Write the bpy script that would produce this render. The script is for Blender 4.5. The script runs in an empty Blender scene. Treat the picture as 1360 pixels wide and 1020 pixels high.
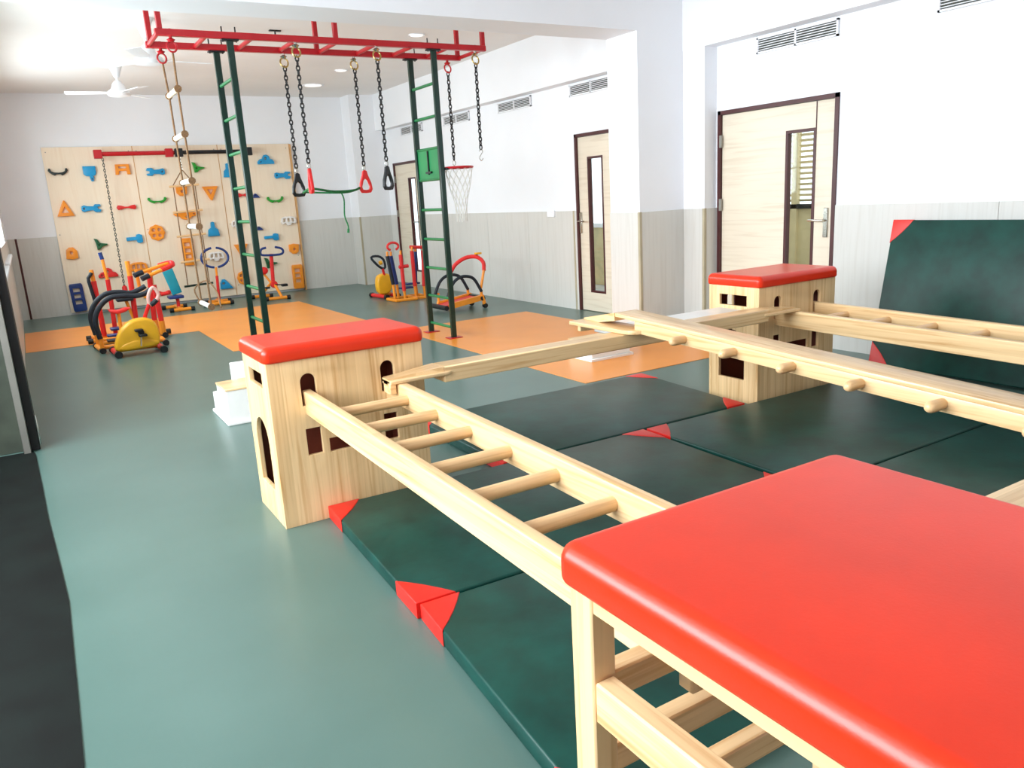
import bpy, bmesh, math, random
from mathutils import Vector, Matrix
random.seed(7)
scene = bpy.context.scene
col = scene.collection
PI = math.pi

# ------------------------------------------------------------------ camera
YAW, PITCH, ROLL, FPX = 0.53844436, 0.23508573, -0.05688081, 1043.98
fwd = Vector((math.sin(YAW)*math.cos(PITCH), math.cos(YAW)*math.cos(PITCH), -math.sin(PITCH)))
r0 = Vector((math.cos(YAW), -math.sin(YAW), 0)); u0 = r0.cross(fwd)
rt = r0*math.cos(ROLL) + u0*math.sin(ROLL); up = -r0*math.sin(ROLL) + u0*math.cos(ROLL)
cd = bpy.data.cameras.new('camera'); cd.sensor_width = 36; cd.lens = 36*FPX/1360; cd.clip_start = .02
cam = bpy.data.objects.new('camera', cd); col.objects.link(cam)
cam.matrix_world = Matrix(((rt.x, up.x, -fwd.x, 0), (rt.y, up.y, -fwd.y, 0), (rt.z, up.z, -fwd.z, 1.40), (0, 0, 0, 1)))
scene.camera = cam

# ------------------------------------------------------------------ light
scene.view_settings.view_transform = 'Standard'; scene.view_settings.look = 'None'
scene.view_settings.gamma = 1; scene.view_settings.use_curve_mapping = False
scene.view_settings.exposure = 0.3
w = bpy.data.worlds.new('world'); scene.world = w; w.use_nodes = True
bg = w.node_tree.nodes['Background']; bg.inputs[0].default_value = (.86, .93, 1, 1); bg.inputs[1].default_value = 1.6
try:
    scene.cycles.max_bounces = 10; scene.cycles.diffuse_bounces = 6; scene.cycles.transparent_max_bounces = 12
    scene.cycles.sample_clamp_indirect = 6
except Exception: pass
def area(name, loc, size, size_y, rot, energy, color=(1, 1, 1)):
    l = bpy.data.lights.new(name, 'AREA'); l.shape = 'RECTANGLE'; l.size = size; l.size_y = size_y; l.energy = energy; l.color = color
    o = bpy.data.objects.new(name, l); col.objects.link(o); o.location = loc; o.rotation_euler = rot
    return o
WINDOWS = [(6.1, 8.9), (9.4, 12.2)]          # daylight bays in the left wall (y0, y1)
WZ0, WZ1 = 1.02, 2.68
for (a, b) in WINDOWS:
    area('daylight', (-.62, (a+b)/2, (WZ0+WZ1)/2+.1), WZ1-WZ0, b-a, (0, -PI/2+.3, 0), 140, (.90, .95, 1))
area('daylight', (-2.7, 3.2, 2.15), 2.0, 4.8, (0, -PI/2, 0), 430, (.90, .95, 1))

# ------------------------------------------------------------------ materials
def srgb(r, g, b):
    f = lambda c: (c/255/12.92 if c/255 <= .04045 else ((c/255+.055)/1.055)**2.4)
    return (f(r), f(g), f(b), 1)
MATS = {}
def base(name, rough=.5, color=(1, 1, 1, 1), metal=0, coat=0, spec=.5):
    m = bpy.data.materials.new(name); m.use_nodes = True; nt = m.node_tree; p = nt.nodes['Principled BSDF']
    p.inputs['Base Color'].default_value = color; p.inputs['Roughness'].default_value = rough; p.inputs['Metallic'].default_value = metal
    p.inputs['Coat Weight'].default_value = coat; p.inputs['Specular IOR Level'].default_value = spec
    MATS[name] = m
    return m, nt, p
def noise(nt, scale, detail=4, vec=None, mapscale=None):
    tc = nt.nodes.new('ShaderNodeTexCoord'); n = nt.nodes.new('ShaderNodeTexNoise'); n.inputs['Scale'].default_value = scale; n.inputs['Detail'].default_value = detail
    mp = nt.nodes.new('ShaderNodeMapping'); mp.inputs['Scale'].default_value = mapscale or (1, 1, 1)
    nt.links.new(tc.outputs['Object'], mp.inputs[0]); nt.links.new(mp.outputs[0], n.inputs['Vector'])
    return n
def ramp(nt, fac, cols):
    r = nt.nodes.new('ShaderNodeValToRGB'); e = r.color_ramp.elements
    while len(e) < len(cols): e.new(.5)
    for k, (p, c) in enumerate(cols): e[k].position = p; e[k].color = c
    nt.links.new(fac, r.inputs[0]); return r
def bump(nt, p, h, strength, dist=.01):
    b = nt.nodes.new('ShaderNodeBump'); b.inputs['Strength'].default_value = strength; b.inputs['Distance'].default_value = dist
    nt.links.new(h, b.inputs['Height']); nt.links.new(b.outputs[0], p.inputs['Normal'])
def plain(name, c, rough=.5, metal=0, coat=0, var=.06, nscale=6, bmp=0, bscale=60, spec=.5):
    m, nt, p = base(name, rough, c, metal, coat, spec)
    n = noise(nt, nscale)
    lo = tuple(max(0, x*(1-var*2)) for x in c[:3])+(1,); hi = tuple(min(1, x*(1+var)) for x in c[:3])+(1,)
    r = ramp(nt, n.outputs[0], [(.3, lo), (.7, hi)]); nt.links.new(r.outputs[0], p.inputs['Base Color'])
    if bmp:
        n2 = noise(nt, bscale, 3); bump(nt, p, n2.outputs[0], bmp, .004)
    return m
def wood(name, dark, light, axis, strip=.09, rough=.34, coat=.15, sv=.16, fq=30, hi=1.1):
    m, nt, p = base(name, rough, light, coat=coat)
    sc = [fq, fq, fq]; sc['XYZ'.index(axis)] = .9
    n = noise(nt, 1.6, 6, mapscale=tuple(sc)); n.inputs['Distortion'].default_value = .8
    r = ramp(nt, n.outputs[0], [(.28, dark), (.5, light), (.75, tuple(min(1, c*hi) for c in light[:3])+(1,))])
    out = r.outputs[0]
    if strip:
        tc = nt.nodes.new('ShaderNodeTexCoord'); sp = nt.nodes.new('ShaderNodeSeparateXYZ'); nt.links.new(tc.outputs['Object'], sp.inputs[0])
        acc = None
        for ax in 'XYZ':
            if ax == axis: continue
            mu = nt.nodes.new('ShaderNodeMath'); mu.operation = 'MULTIPLY'; mu.inputs[1].default_value = 1/strip; nt.links.new(sp.outputs[ax], mu.inputs[0])
            fl = nt.nodes.new('ShaderNodeMath'); fl.operation = 'FLOOR'; nt.links.new(mu.outputs[0], fl.inputs[0])
            if acc is None: acc = fl
            else:
                ad = nt.nodes.new('ShaderNodeMath'); ad.operation = 'MULTIPLY_ADD'; ad.inputs[1].default_value = 7.31
                nt.links.new(fl.outputs[0], ad.inputs[0]); nt.links.new(acc.outputs[0], ad.inputs[2]); acc = ad
        wn = nt.nodes.new('ShaderNodeTexWhiteNoise'); wn.noise_dimensions = '1D'; nt.links.new(acc.outputs[0], wn.inputs['W'])
        r2 = ramp(nt, wn.outputs[0], [(0, (1-sv, 1-sv*1.25, 1-sv*1.6, 1)), (1, (1, 1, 1, 1))])
        mx = nt.nodes.new('ShaderNodeMix'); mx.data_type = 'RGBA'; mx.blend_type = 'MULTIPLY'; mx.inputs[0].default_value = 1
        nt.links.new(out, mx.inputs[6]); nt.links.new(r2.outputs[0], mx.inputs[7]); out = mx.outputs[2]
    nt.links.new(out, p.inputs['Base Color'])
    bump(nt, p, n.outputs[0], .08, .003)
    return m
WD, WL = srgb(214, 166, 108), srgb(240, 206, 156)
for ax in 'XYZ': wood('wood'+ax, WD, WL, ax, .085)
wood('dowel', srgb(205, 158, 105), srgb(232, 192, 142), 'X', 0)
wood('ply', srgb(238, 218, 192), srgb(242, 225, 201), 'Z', 0, rough=.45, coat=0, fq=14, hi=1.02)
wood('plyedge', srgb(170, 120, 70), srgb(205, 160, 105), 'Z', 0)
wood('doorwood', srgb(214, 200, 178), srgb(226, 215, 195), 'Y', 0, rough=.4, coat=0, fq=16, hi=1.03)
wood('wainscot', srgb(202, 200, 194), srgb(208, 207, 202), 'Z', 0, rough=.35, coat=0, fq=20, hi=1.02)
plain('walltrim', srgb(176, 166, 140), .4)
plain('white', srgb(238, 240, 244), .7, var=.015, nscale=1.2)
plain('ceilingwhite', srgb(240, 238, 236), .8, var=.02, nscale=1.0)
plain('whitewood', srgb(238, 238, 234), .35, var=.03)
plain('red_vinyl', srgb(226, 50, 18), .31, var=.05, nscale=4, bmp=.05, bscale=180, spec=.42)
plain('mat_green', srgb(8, 62, 54), .38, var=.2, nscale=7, bmp=.10, bscale=30, spec=.35)
plain('mat_red', srgb(225, 36, 26), .4, var=.06)
plain('orange_floor', srgb(243, 152, 56), .32, var=.03, nscale=2)
plain('red_metal', srgb(184, 20, 32), .32, var=.05)
plain('green_metal', srgb(8, 46, 36), .3, var=.1)
plain('green_rung', srgb(24, 120, 68), .32, var=.08)
plain('green_sheet', srgb(10, 130, 70), .35, var=.08)
plain('black', srgb(18, 20, 24), .4, var=.15)
plain('black_foam', srgb(20, 30, 42), .6, var=.15)
plain('chrome', srgb(200, 198, 190), .22, metal=1)
plain('brass', srgb(196, 170, 110), .3, metal=1)
plain('rope', srgb(140, 104, 70), .8, var=.2, nscale=80)
plain('green_rope', srgb(14, 120, 60), .7, var=.2, nscale=60)
plain('net', srgb(222, 222, 216), .8)
plain('orange', srgb(246, 150, 40), .38); plain('yellow', srgb(240, 176, 30), .36)
plain('hold_red', srgb(222, 36, 36), .42); plain('blue', srgb(20, 150, 205), .4); plain('navy', srgb(20, 52, 120), .4)
plain('hold_black', srgb(20, 34, 34), .45); plain('dgreen', srgb(10, 90, 50), .42); plain('green', srgb(30, 150, 40), .42)
plain('hold_white', srgb(240, 236, 232), .45); plain('teal_vinyl', srgb(20, 160, 185), .4); plain('pink', srgb(240, 190, 180), .5)
plain('darkbrown', srgb(72, 26, 28), .4); plain('dark_alu', srgb(22, 20, 20), .35); plain('cream', srgb(214, 196, 150), .6)
plain('vent_dark', srgb(70, 72, 66), .7); plain('concrete', srgb(190, 190, 184), .8); plain('steel_grey', srgb(150, 148, 140), .4, metal=.6)
plain('dark_floor_shade', srgb(8, 17, 14), .75, var=.3, nscale=5, spec=.2); plain('veranda_paint', srgb(58, 66, 54), .6, var=.2); plain('lining', srgb(112, 46, 28), .5, var=.15); plain('window_alu', srgb(205, 204, 198), .4)
# vinyl sheet floor
m, nt, p = base('floor_vinyl', .3, spec=.5)
n = noise(nt, 1.3, 5); r = ramp(nt, n.outputs[0], [(.3, srgb(78, 106, 99)), (.7, srgb(88, 116, 109))]); nt.links.new(r.outputs[0], p.inputs['Base Color'])
n2 = noise(nt, 140, 2); bump(nt, p, n2.outputs[0], .04, .002)
# glass: clear with a fresnel reflection
m = bpy.data.materials.new('glass'); m.use_nodes = True; nt = m.node_tree; nt.nodes.clear(); MATS['glass'] = m
o = nt.nodes.new('ShaderNodeOutputMaterial'); mx = nt.nodes.new('ShaderNodeMixShader');
tr = nt.nodes.new('ShaderNodeBsdfTransparent'); tr.inputs[0].default_value = (.95, .98, .97, 1); gl = nt.nodes.new('ShaderNodeBsdfGlossy'); gl.inputs['Roughness'].default_value = .03
lw_ = nt.nodes.new('ShaderNodeLayerWeight'); lw_.inputs[0].default_value = .22; pw = nt.nodes.new('ShaderNodeMath'); pw.operation = 'POWER'; pw.inputs[1].default_value = 2.5; nt.links.new(lw_.outputs['Facing'], pw.inputs[0]); sc_ = nt.nodes.new('ShaderNodeMath'); sc_.operation = 'MULTIPLY_ADD'; sc_.inputs[1].default_value = .6; sc_.inputs[2].default_value = .03; nt.links.new(pw.outputs[0], sc_.inputs[0]); nt.links.new(sc_.outputs[0], mx.inputs[0]); nt.links.new(tr.outputs[0], mx.inputs[1]); nt.links.new(gl.outputs[0], mx.inputs[2]); nt.links.new(mx.outputs[0], o.inputs[0])
# lamp lens
m, nt, p = base('lamp', .4, (1, 1, 1, 1)); p.inputs['Emission Color'].default_value = (1, .96, .9, 1); p.inputs['Emission Strength'].default_value = .6

# ------------------------------------------------------------------ mesh helpers
def newbm(): return bmesh.new()
def bx(bm, x0, x1, y0, y1, z0, z1, bev=0, seg=1):
    b2 = bmesh.new(); bmesh.ops.create_cube(b2, size=1)
    for v in b2.verts: v.co = Vector(((x0+x1)/2+v.co.x*(x1-x0), (y0+y1)/2+v.co.y*(y1-y0), (z0+z1)/2+v.co.z*(z1-z0)))
    if bev: bmesh.ops.bevel(b2, geom=b2.edges[:], offset=bev, segments=seg, profile=.5, affect='EDGES')
    merge(bm, b2); return bm
def merge(bm, b2, mat=None):
    me = bpy.data.meshes.new('t'); b2.to_mesh(me); b2.free()
    if mat: me.transform(mat)
    bm.from_mesh(me); bpy.data.meshes.remove(me)
def box(x0, x1, y0, y1, z0, z1, bev=0, seg=1): return bx(newbm(), x0, x1, y0, y1, z0, z1, bev, seg)
def smoothpts(pts, n=4, closed=False):
    P = [Vector(p) for p in pts]; out = []; L = len(P)
    rng = range(L) if closed else range(L-1)
    for i in rng:
        p1, p2 = P[i], P[(i+1) % L]
        p0 = P[i-1] if (closed or i > 0) else p1*2-p2
        p3 = P[(i+2) % L] if (closed or i+2 < L) else p2*2-p1
        for k in range(n):
            t = k/n; out.append(.5*((2*p1)+(p2-p0)*t+(2*p0-5*p1+4*p2-p3)*t*t+(3*p1-p0-3*p2+p3)*t**3))
    if not closed: out.append(P[-1])
    return out
def tb(bm, pts, r, seg=10, closed=False, cap=True):
    P = [Vector(p) for p in pts]; n = len(P); rings = []; nrm = None
    for i in range(n):
        a = P[i-1] if (i > 0 or closed) else P[i]; b = P[(i+1) % n] if (i < n-1 or closed) else P[i]
        t = (b-a).normalized()
        if nrm is None:
            ref = Vector((0, 0, 1)) if abs(t.z) < .9 else Vector((1, 0, 0)); nrm = (ref-t*ref.dot(t)).normalized()
        else: nrm = (nrm-t*nrm.dot(t)).normalized()
        bi = t.cross(nrm); rr = r[i] if isinstance(r, (list, tuple)) else r
        rings.append([bm.verts.new(P[i]+nrm*(math.cos(2*PI*k/seg)*rr)+bi*(math.sin(2*PI*k/seg)*rr)) for k in range(seg)])
    for i in range(n if closed else n-1):
        A, B = rings[i], rings[(i+1) % n]
        for k in range(seg): bm.faces.new((A[k], A[(k+1) % seg], B[(k+1) % seg], B[k]))
    if cap and not closed: bm.faces.new(rings[0][::-1]); bm.faces.new(rings[-1])
    return bm
def tube(pts, r, seg=10, closed=False): return tb(newbm(), pts, r, seg, closed)
def lathe(bm, prof, c, axis='Z', seg=20):
    rings = []
    for (r, h) in prof:
        ring = []
        for k in range(seg):
            a = 2*PI*k/seg; p = (r*math.cos(a), r*math.sin(a), h)
            if axis == 'Y': p = (p[0], p[2], p[1])
            if axis == 'X': p = (p[2], p[0], p[1])
            ring.append(bm.verts.new(Vector(c)+Vector(p)))
        rings.append(ring)
    for A, B in zip(rings, rings[1:]):
        for k in range(seg): bm.faces.new((A[k], A[(k+1) % seg], B[(k+1) % seg], B[k]))
    bm.faces.new(rings[0][::-1]); bm.faces.new(rings[-1])
    bmesh.ops.recalc_face_normals(bm, faces=bm.faces[:])
    return bm
M_FRONT = Matrix(((1, 0, 0, 0), (0, 0, -1, 0), (0, 1, 0, 0), (0, 0, 0, 1)))   # u->x, v->z, w->-y
M_LEFT = Matrix(((0, 0, -1, 0), (-1, 0, 0, 0), (0, 1, 0, 0), (0, 0, 0, 1)))   # u->-y, v->z, w->-x
def flat(loops, depth, bev=0, mat=None, res=2):
    cu = bpy.data.curves.new('t', 'CURVE'); cu.dimensions = '2D'; cu.fill_mode = 'BOTH'; cu.extrude = depth/2-bev; cu.bevel_depth = bev; cu.bevel_resolution = res; cu.offset = -bev
    for L in loops:
        s = cu.splines.new('POLY'); s.points.add(len(L)-1); s.use_cyclic_u = True
        for k, (a, b) in enumerate(L): s.points[k].co = (a, b, 0, 1)
    ob = bpy.data.objects.new('t', cu); me = bpy.data.meshes.new_from_object(ob)
    if mat: me.transform(mat)
    bpy.data.objects.remove(ob); bpy.data.curves.remove(cu)
    bm = newbm(); bm.from_mesh(me); bpy.data.meshes.remove(me)
    bmesh.ops.remove_doubles(bm, verts=bm.verts[:], dist=1e-5)
    bmesh.ops.recalc_face_normals(bm, faces=bm.faces[:])
    return bm
def rect(x0, x1, y0, y1): return [(x0, y0), (x1, y0), (x1, y1), (x0, y1)]
def arch(x0, x1, y0, y1, n=10):
    r = (x1-x0)/2; ry = min(r, (y1-y0)*.6); c = (x0+x1)/2
    return [(x0, y0), (x1, y0)]+[(c+r*math.cos(PI*k/n), y1-ry+ry*math.sin(PI*k/n)) for k in range(n+1)]
def circ(cx, cy, rx, ry=None, n=16): ry = ry or rx; return [(cx+rx*math.cos(2*PI*k/n), cy+ry*math.sin(2*PI*k/n)) for k in range(n)]
# ------------------------------------------------------------------ object helpers
def wpos(o):
    v = Vector((0, 0, 0))
    while o: v = v+o.location; o = o.parent
    return v
def ob(name, bm, mat, parent=None, label=None, local=False):
    if isinstance(bm, bpy.types.Mesh): me = bm
    else:
        me = bpy.data.meshes.new(name); bm.to_mesh(me); bm.free()
        for f in me.polygons: f.use_smooth = True
        me.set_sharp_from_angle(angle=math.radians(38)); me.materials.append(MATS[mat])
    o = bpy.data.objects.new(name, me); col.objects.link(o)
    if parent:
        o.parent = parent
        if not local: o.location = -wpos(parent)
    if label: o['label'] = label
    return o
def tag(o, label, cat, group=None):
    o['label'] = label; o['category'] = cat
    if group: o['group'] = group
    return o
def thing(name, label, cat, loc=(0, 0, 0), group=None):
    o = bpy.data.objects.new(name, None); o.empty_display_size = .1; col.objects.link(o); o.location = loc
    return tag(o, label, cat, group)
def struct(name, bm, mat, parent=None, label=None):
    o = ob(name, bm, mat, parent, label)
    if not parent: o['kind'] = 'structure'
    return o
def copy_tree(o, parent=None):
    c = o.copy(); col.objects.link(c); c.parent = parent
    for ch in list(o.children): copy_tree(ch, c)
    return c

# ================================================================== the room
XL, XR, YB, ZC = -.2, 5.65, 13.7, 3.2
YF = -2.2
struct('floor', box(-2.2, XR+.3, YF-.2, YB+.2, -.12, 0), 'floor_vinyl')
for (x0, x1, y0, y1) in ((1.65, 3.45, 8.3, 12.0), (XL+.02, 1.65, 10.15, 12.0), (3.41, 5.13, 4.63, 8.15)):
    struct('floor_inlay', box(x0, x1, y0, y1, -.02, .003), 'orange_floor')
struct('ceiling', box(-2.2, XR+.3, YF-.2, YB+.2, ZC, ZC+.15), 'ceilingwhite')
struct('wall_back', box(-2.2, XR+.3, YB, YB+.2, 0, ZC), 'white')
# right wall with three door openings
D = {1: (4.19, 5.475), 2: (7.0, 7.725), 3: (12.0, 13.02)}
DH = 2.045
bm = newbm(); ycur = YF
for k in (1, 2, 3):
    a, b = D[k]; bx(bm, XR, XR+.1, ycur, a, 0, ZC); bx(bm, XR, XR+.1, a, b, DH, ZC); ycur = b
bx(bm, XR, XR+.1, ycur, YB, 0, ZC)
struct('wall_right', bm, 'white')
# beam running along the top of the right wall, cross beam, columns
struct('trim_1', box(5.49, XR, YF, YB, 2.606, ZC), 'white')
struct('ceiling_beam', box(XL, 4.943, 5.776, 6.206, 2.76, ZC), 'white')
struct('wall_column', box(4.943, XR, 5.776, 6.206, 0, ZC), 'white')
struct('wall_column', box(5.496, XR, 5.50, 5.776, 0, ZC), 'white')
struct('wall_column', box(5.06, XR, 13.3, YB, 0, ZC), 'white')
# left wall with daylight windows; beside the photographer it opens onto a veranda
bm = newbm(); ycur = 5.72
for (a, b) in WINDOWS:
    bx(bm, XL-.2, XL, ycur, a, 0, ZC); bx(bm, XL-.2, XL, a, b, 0, WZ0); bx(bm, XL-.2, XL, a, b, WZ1, ZC); ycur = b
bx(bm, XL-.2, XL, ycur, YB, 0, ZC); bx(bm, XL-.2, XL, YF, 5.72, 2.85, ZC)
struct('wall_left', bm, 'white')
struct('wall_veranda', box(-2.2, XL-.2, 5.72, 5.92, 0, ZC), 'veranda_paint')
bm = box(-2.2, -2.08, YF, 5.72, 0, 1.0); bx(bm, -2.2, -2.08, YF, .7, 1.0, ZC)  # the piece above the parapet is unseen, added to block front light
struct('wall_parapet_blocker', bm, 'white')
struct('wall_front', box(-2.2, XR+.1, YF-.2, YF, 0, ZC), 'white')
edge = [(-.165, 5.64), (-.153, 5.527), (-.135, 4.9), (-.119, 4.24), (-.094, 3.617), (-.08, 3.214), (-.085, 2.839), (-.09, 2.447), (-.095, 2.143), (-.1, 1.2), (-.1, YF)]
f = flat([edge+[(-2.08, YF), (-2.08, 5.64)]], .004, 0); bmesh.ops.translate(f, verts=f.verts[:], vec=(0, 0, .002)); struct('floor_veranda_shade', f, 'dark_floor_shade')  # dark floor with shade put into its near-black colour; outline follows the shadow edge
def window(n, x, a, b):
    fr = newbm()
    bx(fr, x-.12, x-.07, a, a+.05, WZ0, WZ1); bx(fr, x-.12, x-.07, b-.05, b, WZ0, WZ1)
    bx(fr, x-.12, x-.07, a, b, WZ0, WZ0+.05); bx(fr, x-.12, x-.07, a, b, WZ1-.05, WZ1); mid = (a+b)/2; bx(fr, x-.12, x-.07, mid-.03, mid+.03, WZ0, WZ1)
    o = struct('window_%d' % n, fr, 'window_alu')
    ob('pane', box(x-.098, x-.092, a+.05, mid-.03, WZ0+.05, WZ1-.05), 'glass', o); ob('pane', box(x-.098, x-.092, mid+.03, b-.05, WZ0+.05, WZ1-.05), 'glass', o)
    ob('window_sill', box(x-.02, x+.055, a-.03, b+.03, WZ0-.035, WZ0, .006), 'white', o)
for k, (a, b) in enumerate(WINDOWS): window(k+1, XL, a, b)
# dark frame of the sliding door beside the upright mats
t = struct('trim_2', box(-.175, -.125, 5.66, 5.72, 0, 2.4, .004), 'dark_alu')
ob('flange', box(-.215, -.175, 5.60, 5.719, 0, 2.4, .003), 'steel_grey', t); ob('end_panel', box(-.42, -.216, 5.68, 5.719, 0, 2.84, .003), 'veranda_paint', t)
ob('rail_post', box(-.16, -.125, 5.86, 5.88, 0, 2.4, .003), 'dark_alu', t); ob('track_face', box(-.17, -.135, 5.72, 5.86, 0, 2.4), 'steel_grey', t)
ob('bolt_plate', box(-.126, -.115, 5.665, 5.70, .03, .22, .003), 'chrome', t)
# wainscot: laminate panels
WH = 1.18
def wains(name, runs):
    root = struct(name, box(*runs[0][:6]), 'wainscot') if False else None
    parent = None
    for (x0, x1, y0, y1) in runs:
        along_y = (y1-y0) > (x1-x0); L = (y1-y0) if along_y else (x1-x0)
        n = max(1, round(L/1.22)); g = .0015
        for k in range(n):
            a, b = L*k/n, L*(k+1)/n
            bb = box(x0, x1, y0+a+g, y0+b-g, 0, WH) if along_y else box(x0+a+g, x0+b-g, y0, y1, 0, WH)
            if parent is None: parent = struct(name, bb, 'wainscot')
            else: ob('panel', bb, 'wainscot', parent)
    return parent
T = .012
wr = wains('trim_3', [(XR-T, XR, D[3][1]+.0, 13.3, ), (XR-T, XR, D[2][1], D[3][0]), (XR-T, XR, 6.206, D[2][0]), (XR-T, XR, YF, D[1][0])])
wb = wains('trim_4', [(XL, .44, YB-T, YB), (4.09, 5.06, YB-T, YB)])
wains('trim_5', [(4.943-T, 4.943, 5.776, 6.206), (4.943-T, 5.496, 5.776-T, 5.776), (5.496-T, 5.496, 5.50, 5.776-T), (5.496-T, XR, 5.50-T, 5.50)])
wains('trim_6', [(5.06-T, 5.06, 13.3, YB), (5.06-T, XR, 13.3-T, 13.3)])
wains('trim_7', [(XL, XL+T, 5.9, YB)])
for (x, y, mt) in ((4.943-T-.003, 5.776-T-.003, 'walltrim'), (5.496-T-.003, 5.50-T-.003, 'walltrim'), (5.06-T-.003, 13.3-T-.003, 'walltrim'), (XL+.1, YB-T-.005, 'darkbrown'), (XR-T-.004, 7.725+.045, 'walltrim')):
    struct('trim_8', box(x, x+.028, y, y+.028, 0, WH+.002), mt)
struct('wall_socket', box(XR-.03, XR-.005, 8.17, 8.33, 1.11, 1.19, .006), 'white')
# doors
def door(n, a, b, g0, g1, gz0, gz1, hy, hdir, rails=()):
    fr = newbm(); fw = .035
    bx(fr, XR-.015, XR+.09, a, a+fw, 0, DH); bx(fr, XR-.015, XR+.1, b-fw, b, 0, DH); bx(fr, XR-.015, XR+.1, a, b, DH-fw, DH)
    o = struct('door_%d' % n, fr, 'darkbrown')
    lf = flat([rect(-(b-fw-.004), -(a+fw+.004), .008, DH-fw-.004), rect(-g1, -g0, gz0, gz1)], .04, .001, M_LEFT)
    bmesh.ops.translate(lf, verts=lf.verts[:], vec=(XR+.03, 0, 0))
    leaf = ob('door_leaf', lf, 'doorwood', o)
    gf = flat([rect(-g1-.012, -g0+.012, gz0-.012, gz1+.012), rect(-g1+.012, -g0-.012, gz0+.012, gz1-.012)], .05, .001, M_LEFT)
    bmesh.ops.translate(gf, verts=gf.verts[:], vec=(XR+.03, 0, 0)); ob('glass_frame', gf, 'darkbrown', leaf)
    ob('pane', box(XR+.027, XR+.033, g0, g1, gz0, gz1), 'glass', leaf)
    h = ob('handle', box(XR-.006, XR+.012, hy-.022, hy+.022, .92, 1.16, .004), 'chrome', leaf)
    hm = newbm(); tb(hm, [(XR, hy, 1.06), (XR-.05, hy, 1.06), (XR-.055, hy+.03*hdir, 1.06), (XR-.055, hy+.13*hdir, 1.06)], .009, 8)
    ob('lever', hm, 'chrome', leaf)
    for z in (.35, 1.15, 1.72):
        ob('hinge', box(XR-.02, XR+.0, (b-fw-.02 if hdir > 0 else a+fw-.01), (b-fw+.01 if hdir > 0 else a+fw+.02), z, z+.11, .002), 'steel_grey', o)
    return o
door(1, 4.19, 5.475, 4.42, 4.70, .24, 1.79, 4.285, 1)
door(2, 7.0, 7.725, 7.24, 7.50, .24, 1.77, 7.66, -1)
door(3, 12.0, 13.02, 12.05+.15, 12.05+.42, .24, 1.77, 12.12, 1)
ob('meeting_stile', box(XR+.004, XR+.012, 4.405, 4.412, .01, DH-.04), 'darkbrown', bpy.data.objects['door_1'])
# the open corridor beyond the doors
struct('corridor_floor', box(XR+.1, 8.2, 3.0, 14.5, -.12, -.005), 'concrete')
cw = newbm(); bx(cw, 7.4, 7.5, 3, 5.62, 0, 2.3); bx(cw, 7.4, 7.5, 6.42, 9.2, 0, 2.3); bx(cw, 7.4, 7.5, 5.62, 6.42, 1.98, 2.3); bx(cw, 7.4, 7.5, 9.2, 10.1, 0, .86); bx(cw, 7.4, 7.5, 10.1, 14.5, 0, 2.3)
struct('wall_corridor', cw, 'cream')
lw = struct('window_5', box(7.39, 7.45, 5.62, 6.42, 1.08, 1.13), 'dark_alu')
ob('mullion', box(7.39, 7.45, 5.99, 6.06, 0, 1.98), 'cream', lw); ob('lower_panel', box(7.42, 7.45, 5.62, 6.42, 0, 1.08), 'cream', lw)
sm = None
for k in range(14):
    for (a, b) in ((5.64, 5.98), (6.07, 6.40)):
        s = flat([rect(a, b, -.02, .02)], .005, 0, None); s.transform(Matrix.Translation((7.42, 0, 1.17+k*.058))@Matrix.Rotation(.6, 4, 'Y')@Matrix(((0, 1, 0, 0), (1, 0, 0, 0), (0, 0, 1, 0), (0, 0, 0, 1))))
        ob('louver', s, 'cream', lw)
struct('corridor_ledge', box(7.38, 7.55, 9.2, 10.1, .86, .92), 'white')
# air vents under the beam
def vent(y0, y1, label):
    o = thing('air_vent', label, 'vent', (XR, (y0+y1)/2, 2.52), 'air vents along the right wall')
    z0, z1 = 2.462, 2.59; x0 = XR-.02
    f = newbm(); bx(f, x0, XR, y0, y1, z0, z0+.014); bx(f, x0, XR, y0, y1, z1-.014, z1)
    for yy in (y0, (y0+y1)/2-.008, y1-.016): bx(f, x0, XR, yy, yy+.016, z0, z1)
    ob('vent_frame', f, 'white', o); ob('vent_back', box(XR-.004, XR-.001, y0, y1, z0, z1), 'vent_dark', o)
    for k in range(5):
        zz = z0+.024+k*.019; s = box(x0+.003, XR-.005, y0+.01, y1-.01, zz, zz+.0055); ob('slat', s, 'white', o)
V = [(11.75, 12.57, 'farthest small air vent above the far wooden door'), (10.2, 10.99, 'white air vent seen between the green ladder and the hanging chains'), (8.6, 9.4, 'white slatted air vent high on the wall right of the hanging chains'), (6.98, 7.78, 'white slatted air vent above the narrow door beside the column'), (4.22, 5.025, 'large white slatted air vent above the wide wooden door'), (2.6, 3.43, 'white air vent cut by the top edge near the upper right corner')]
for a in V: vent(*a)
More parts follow.
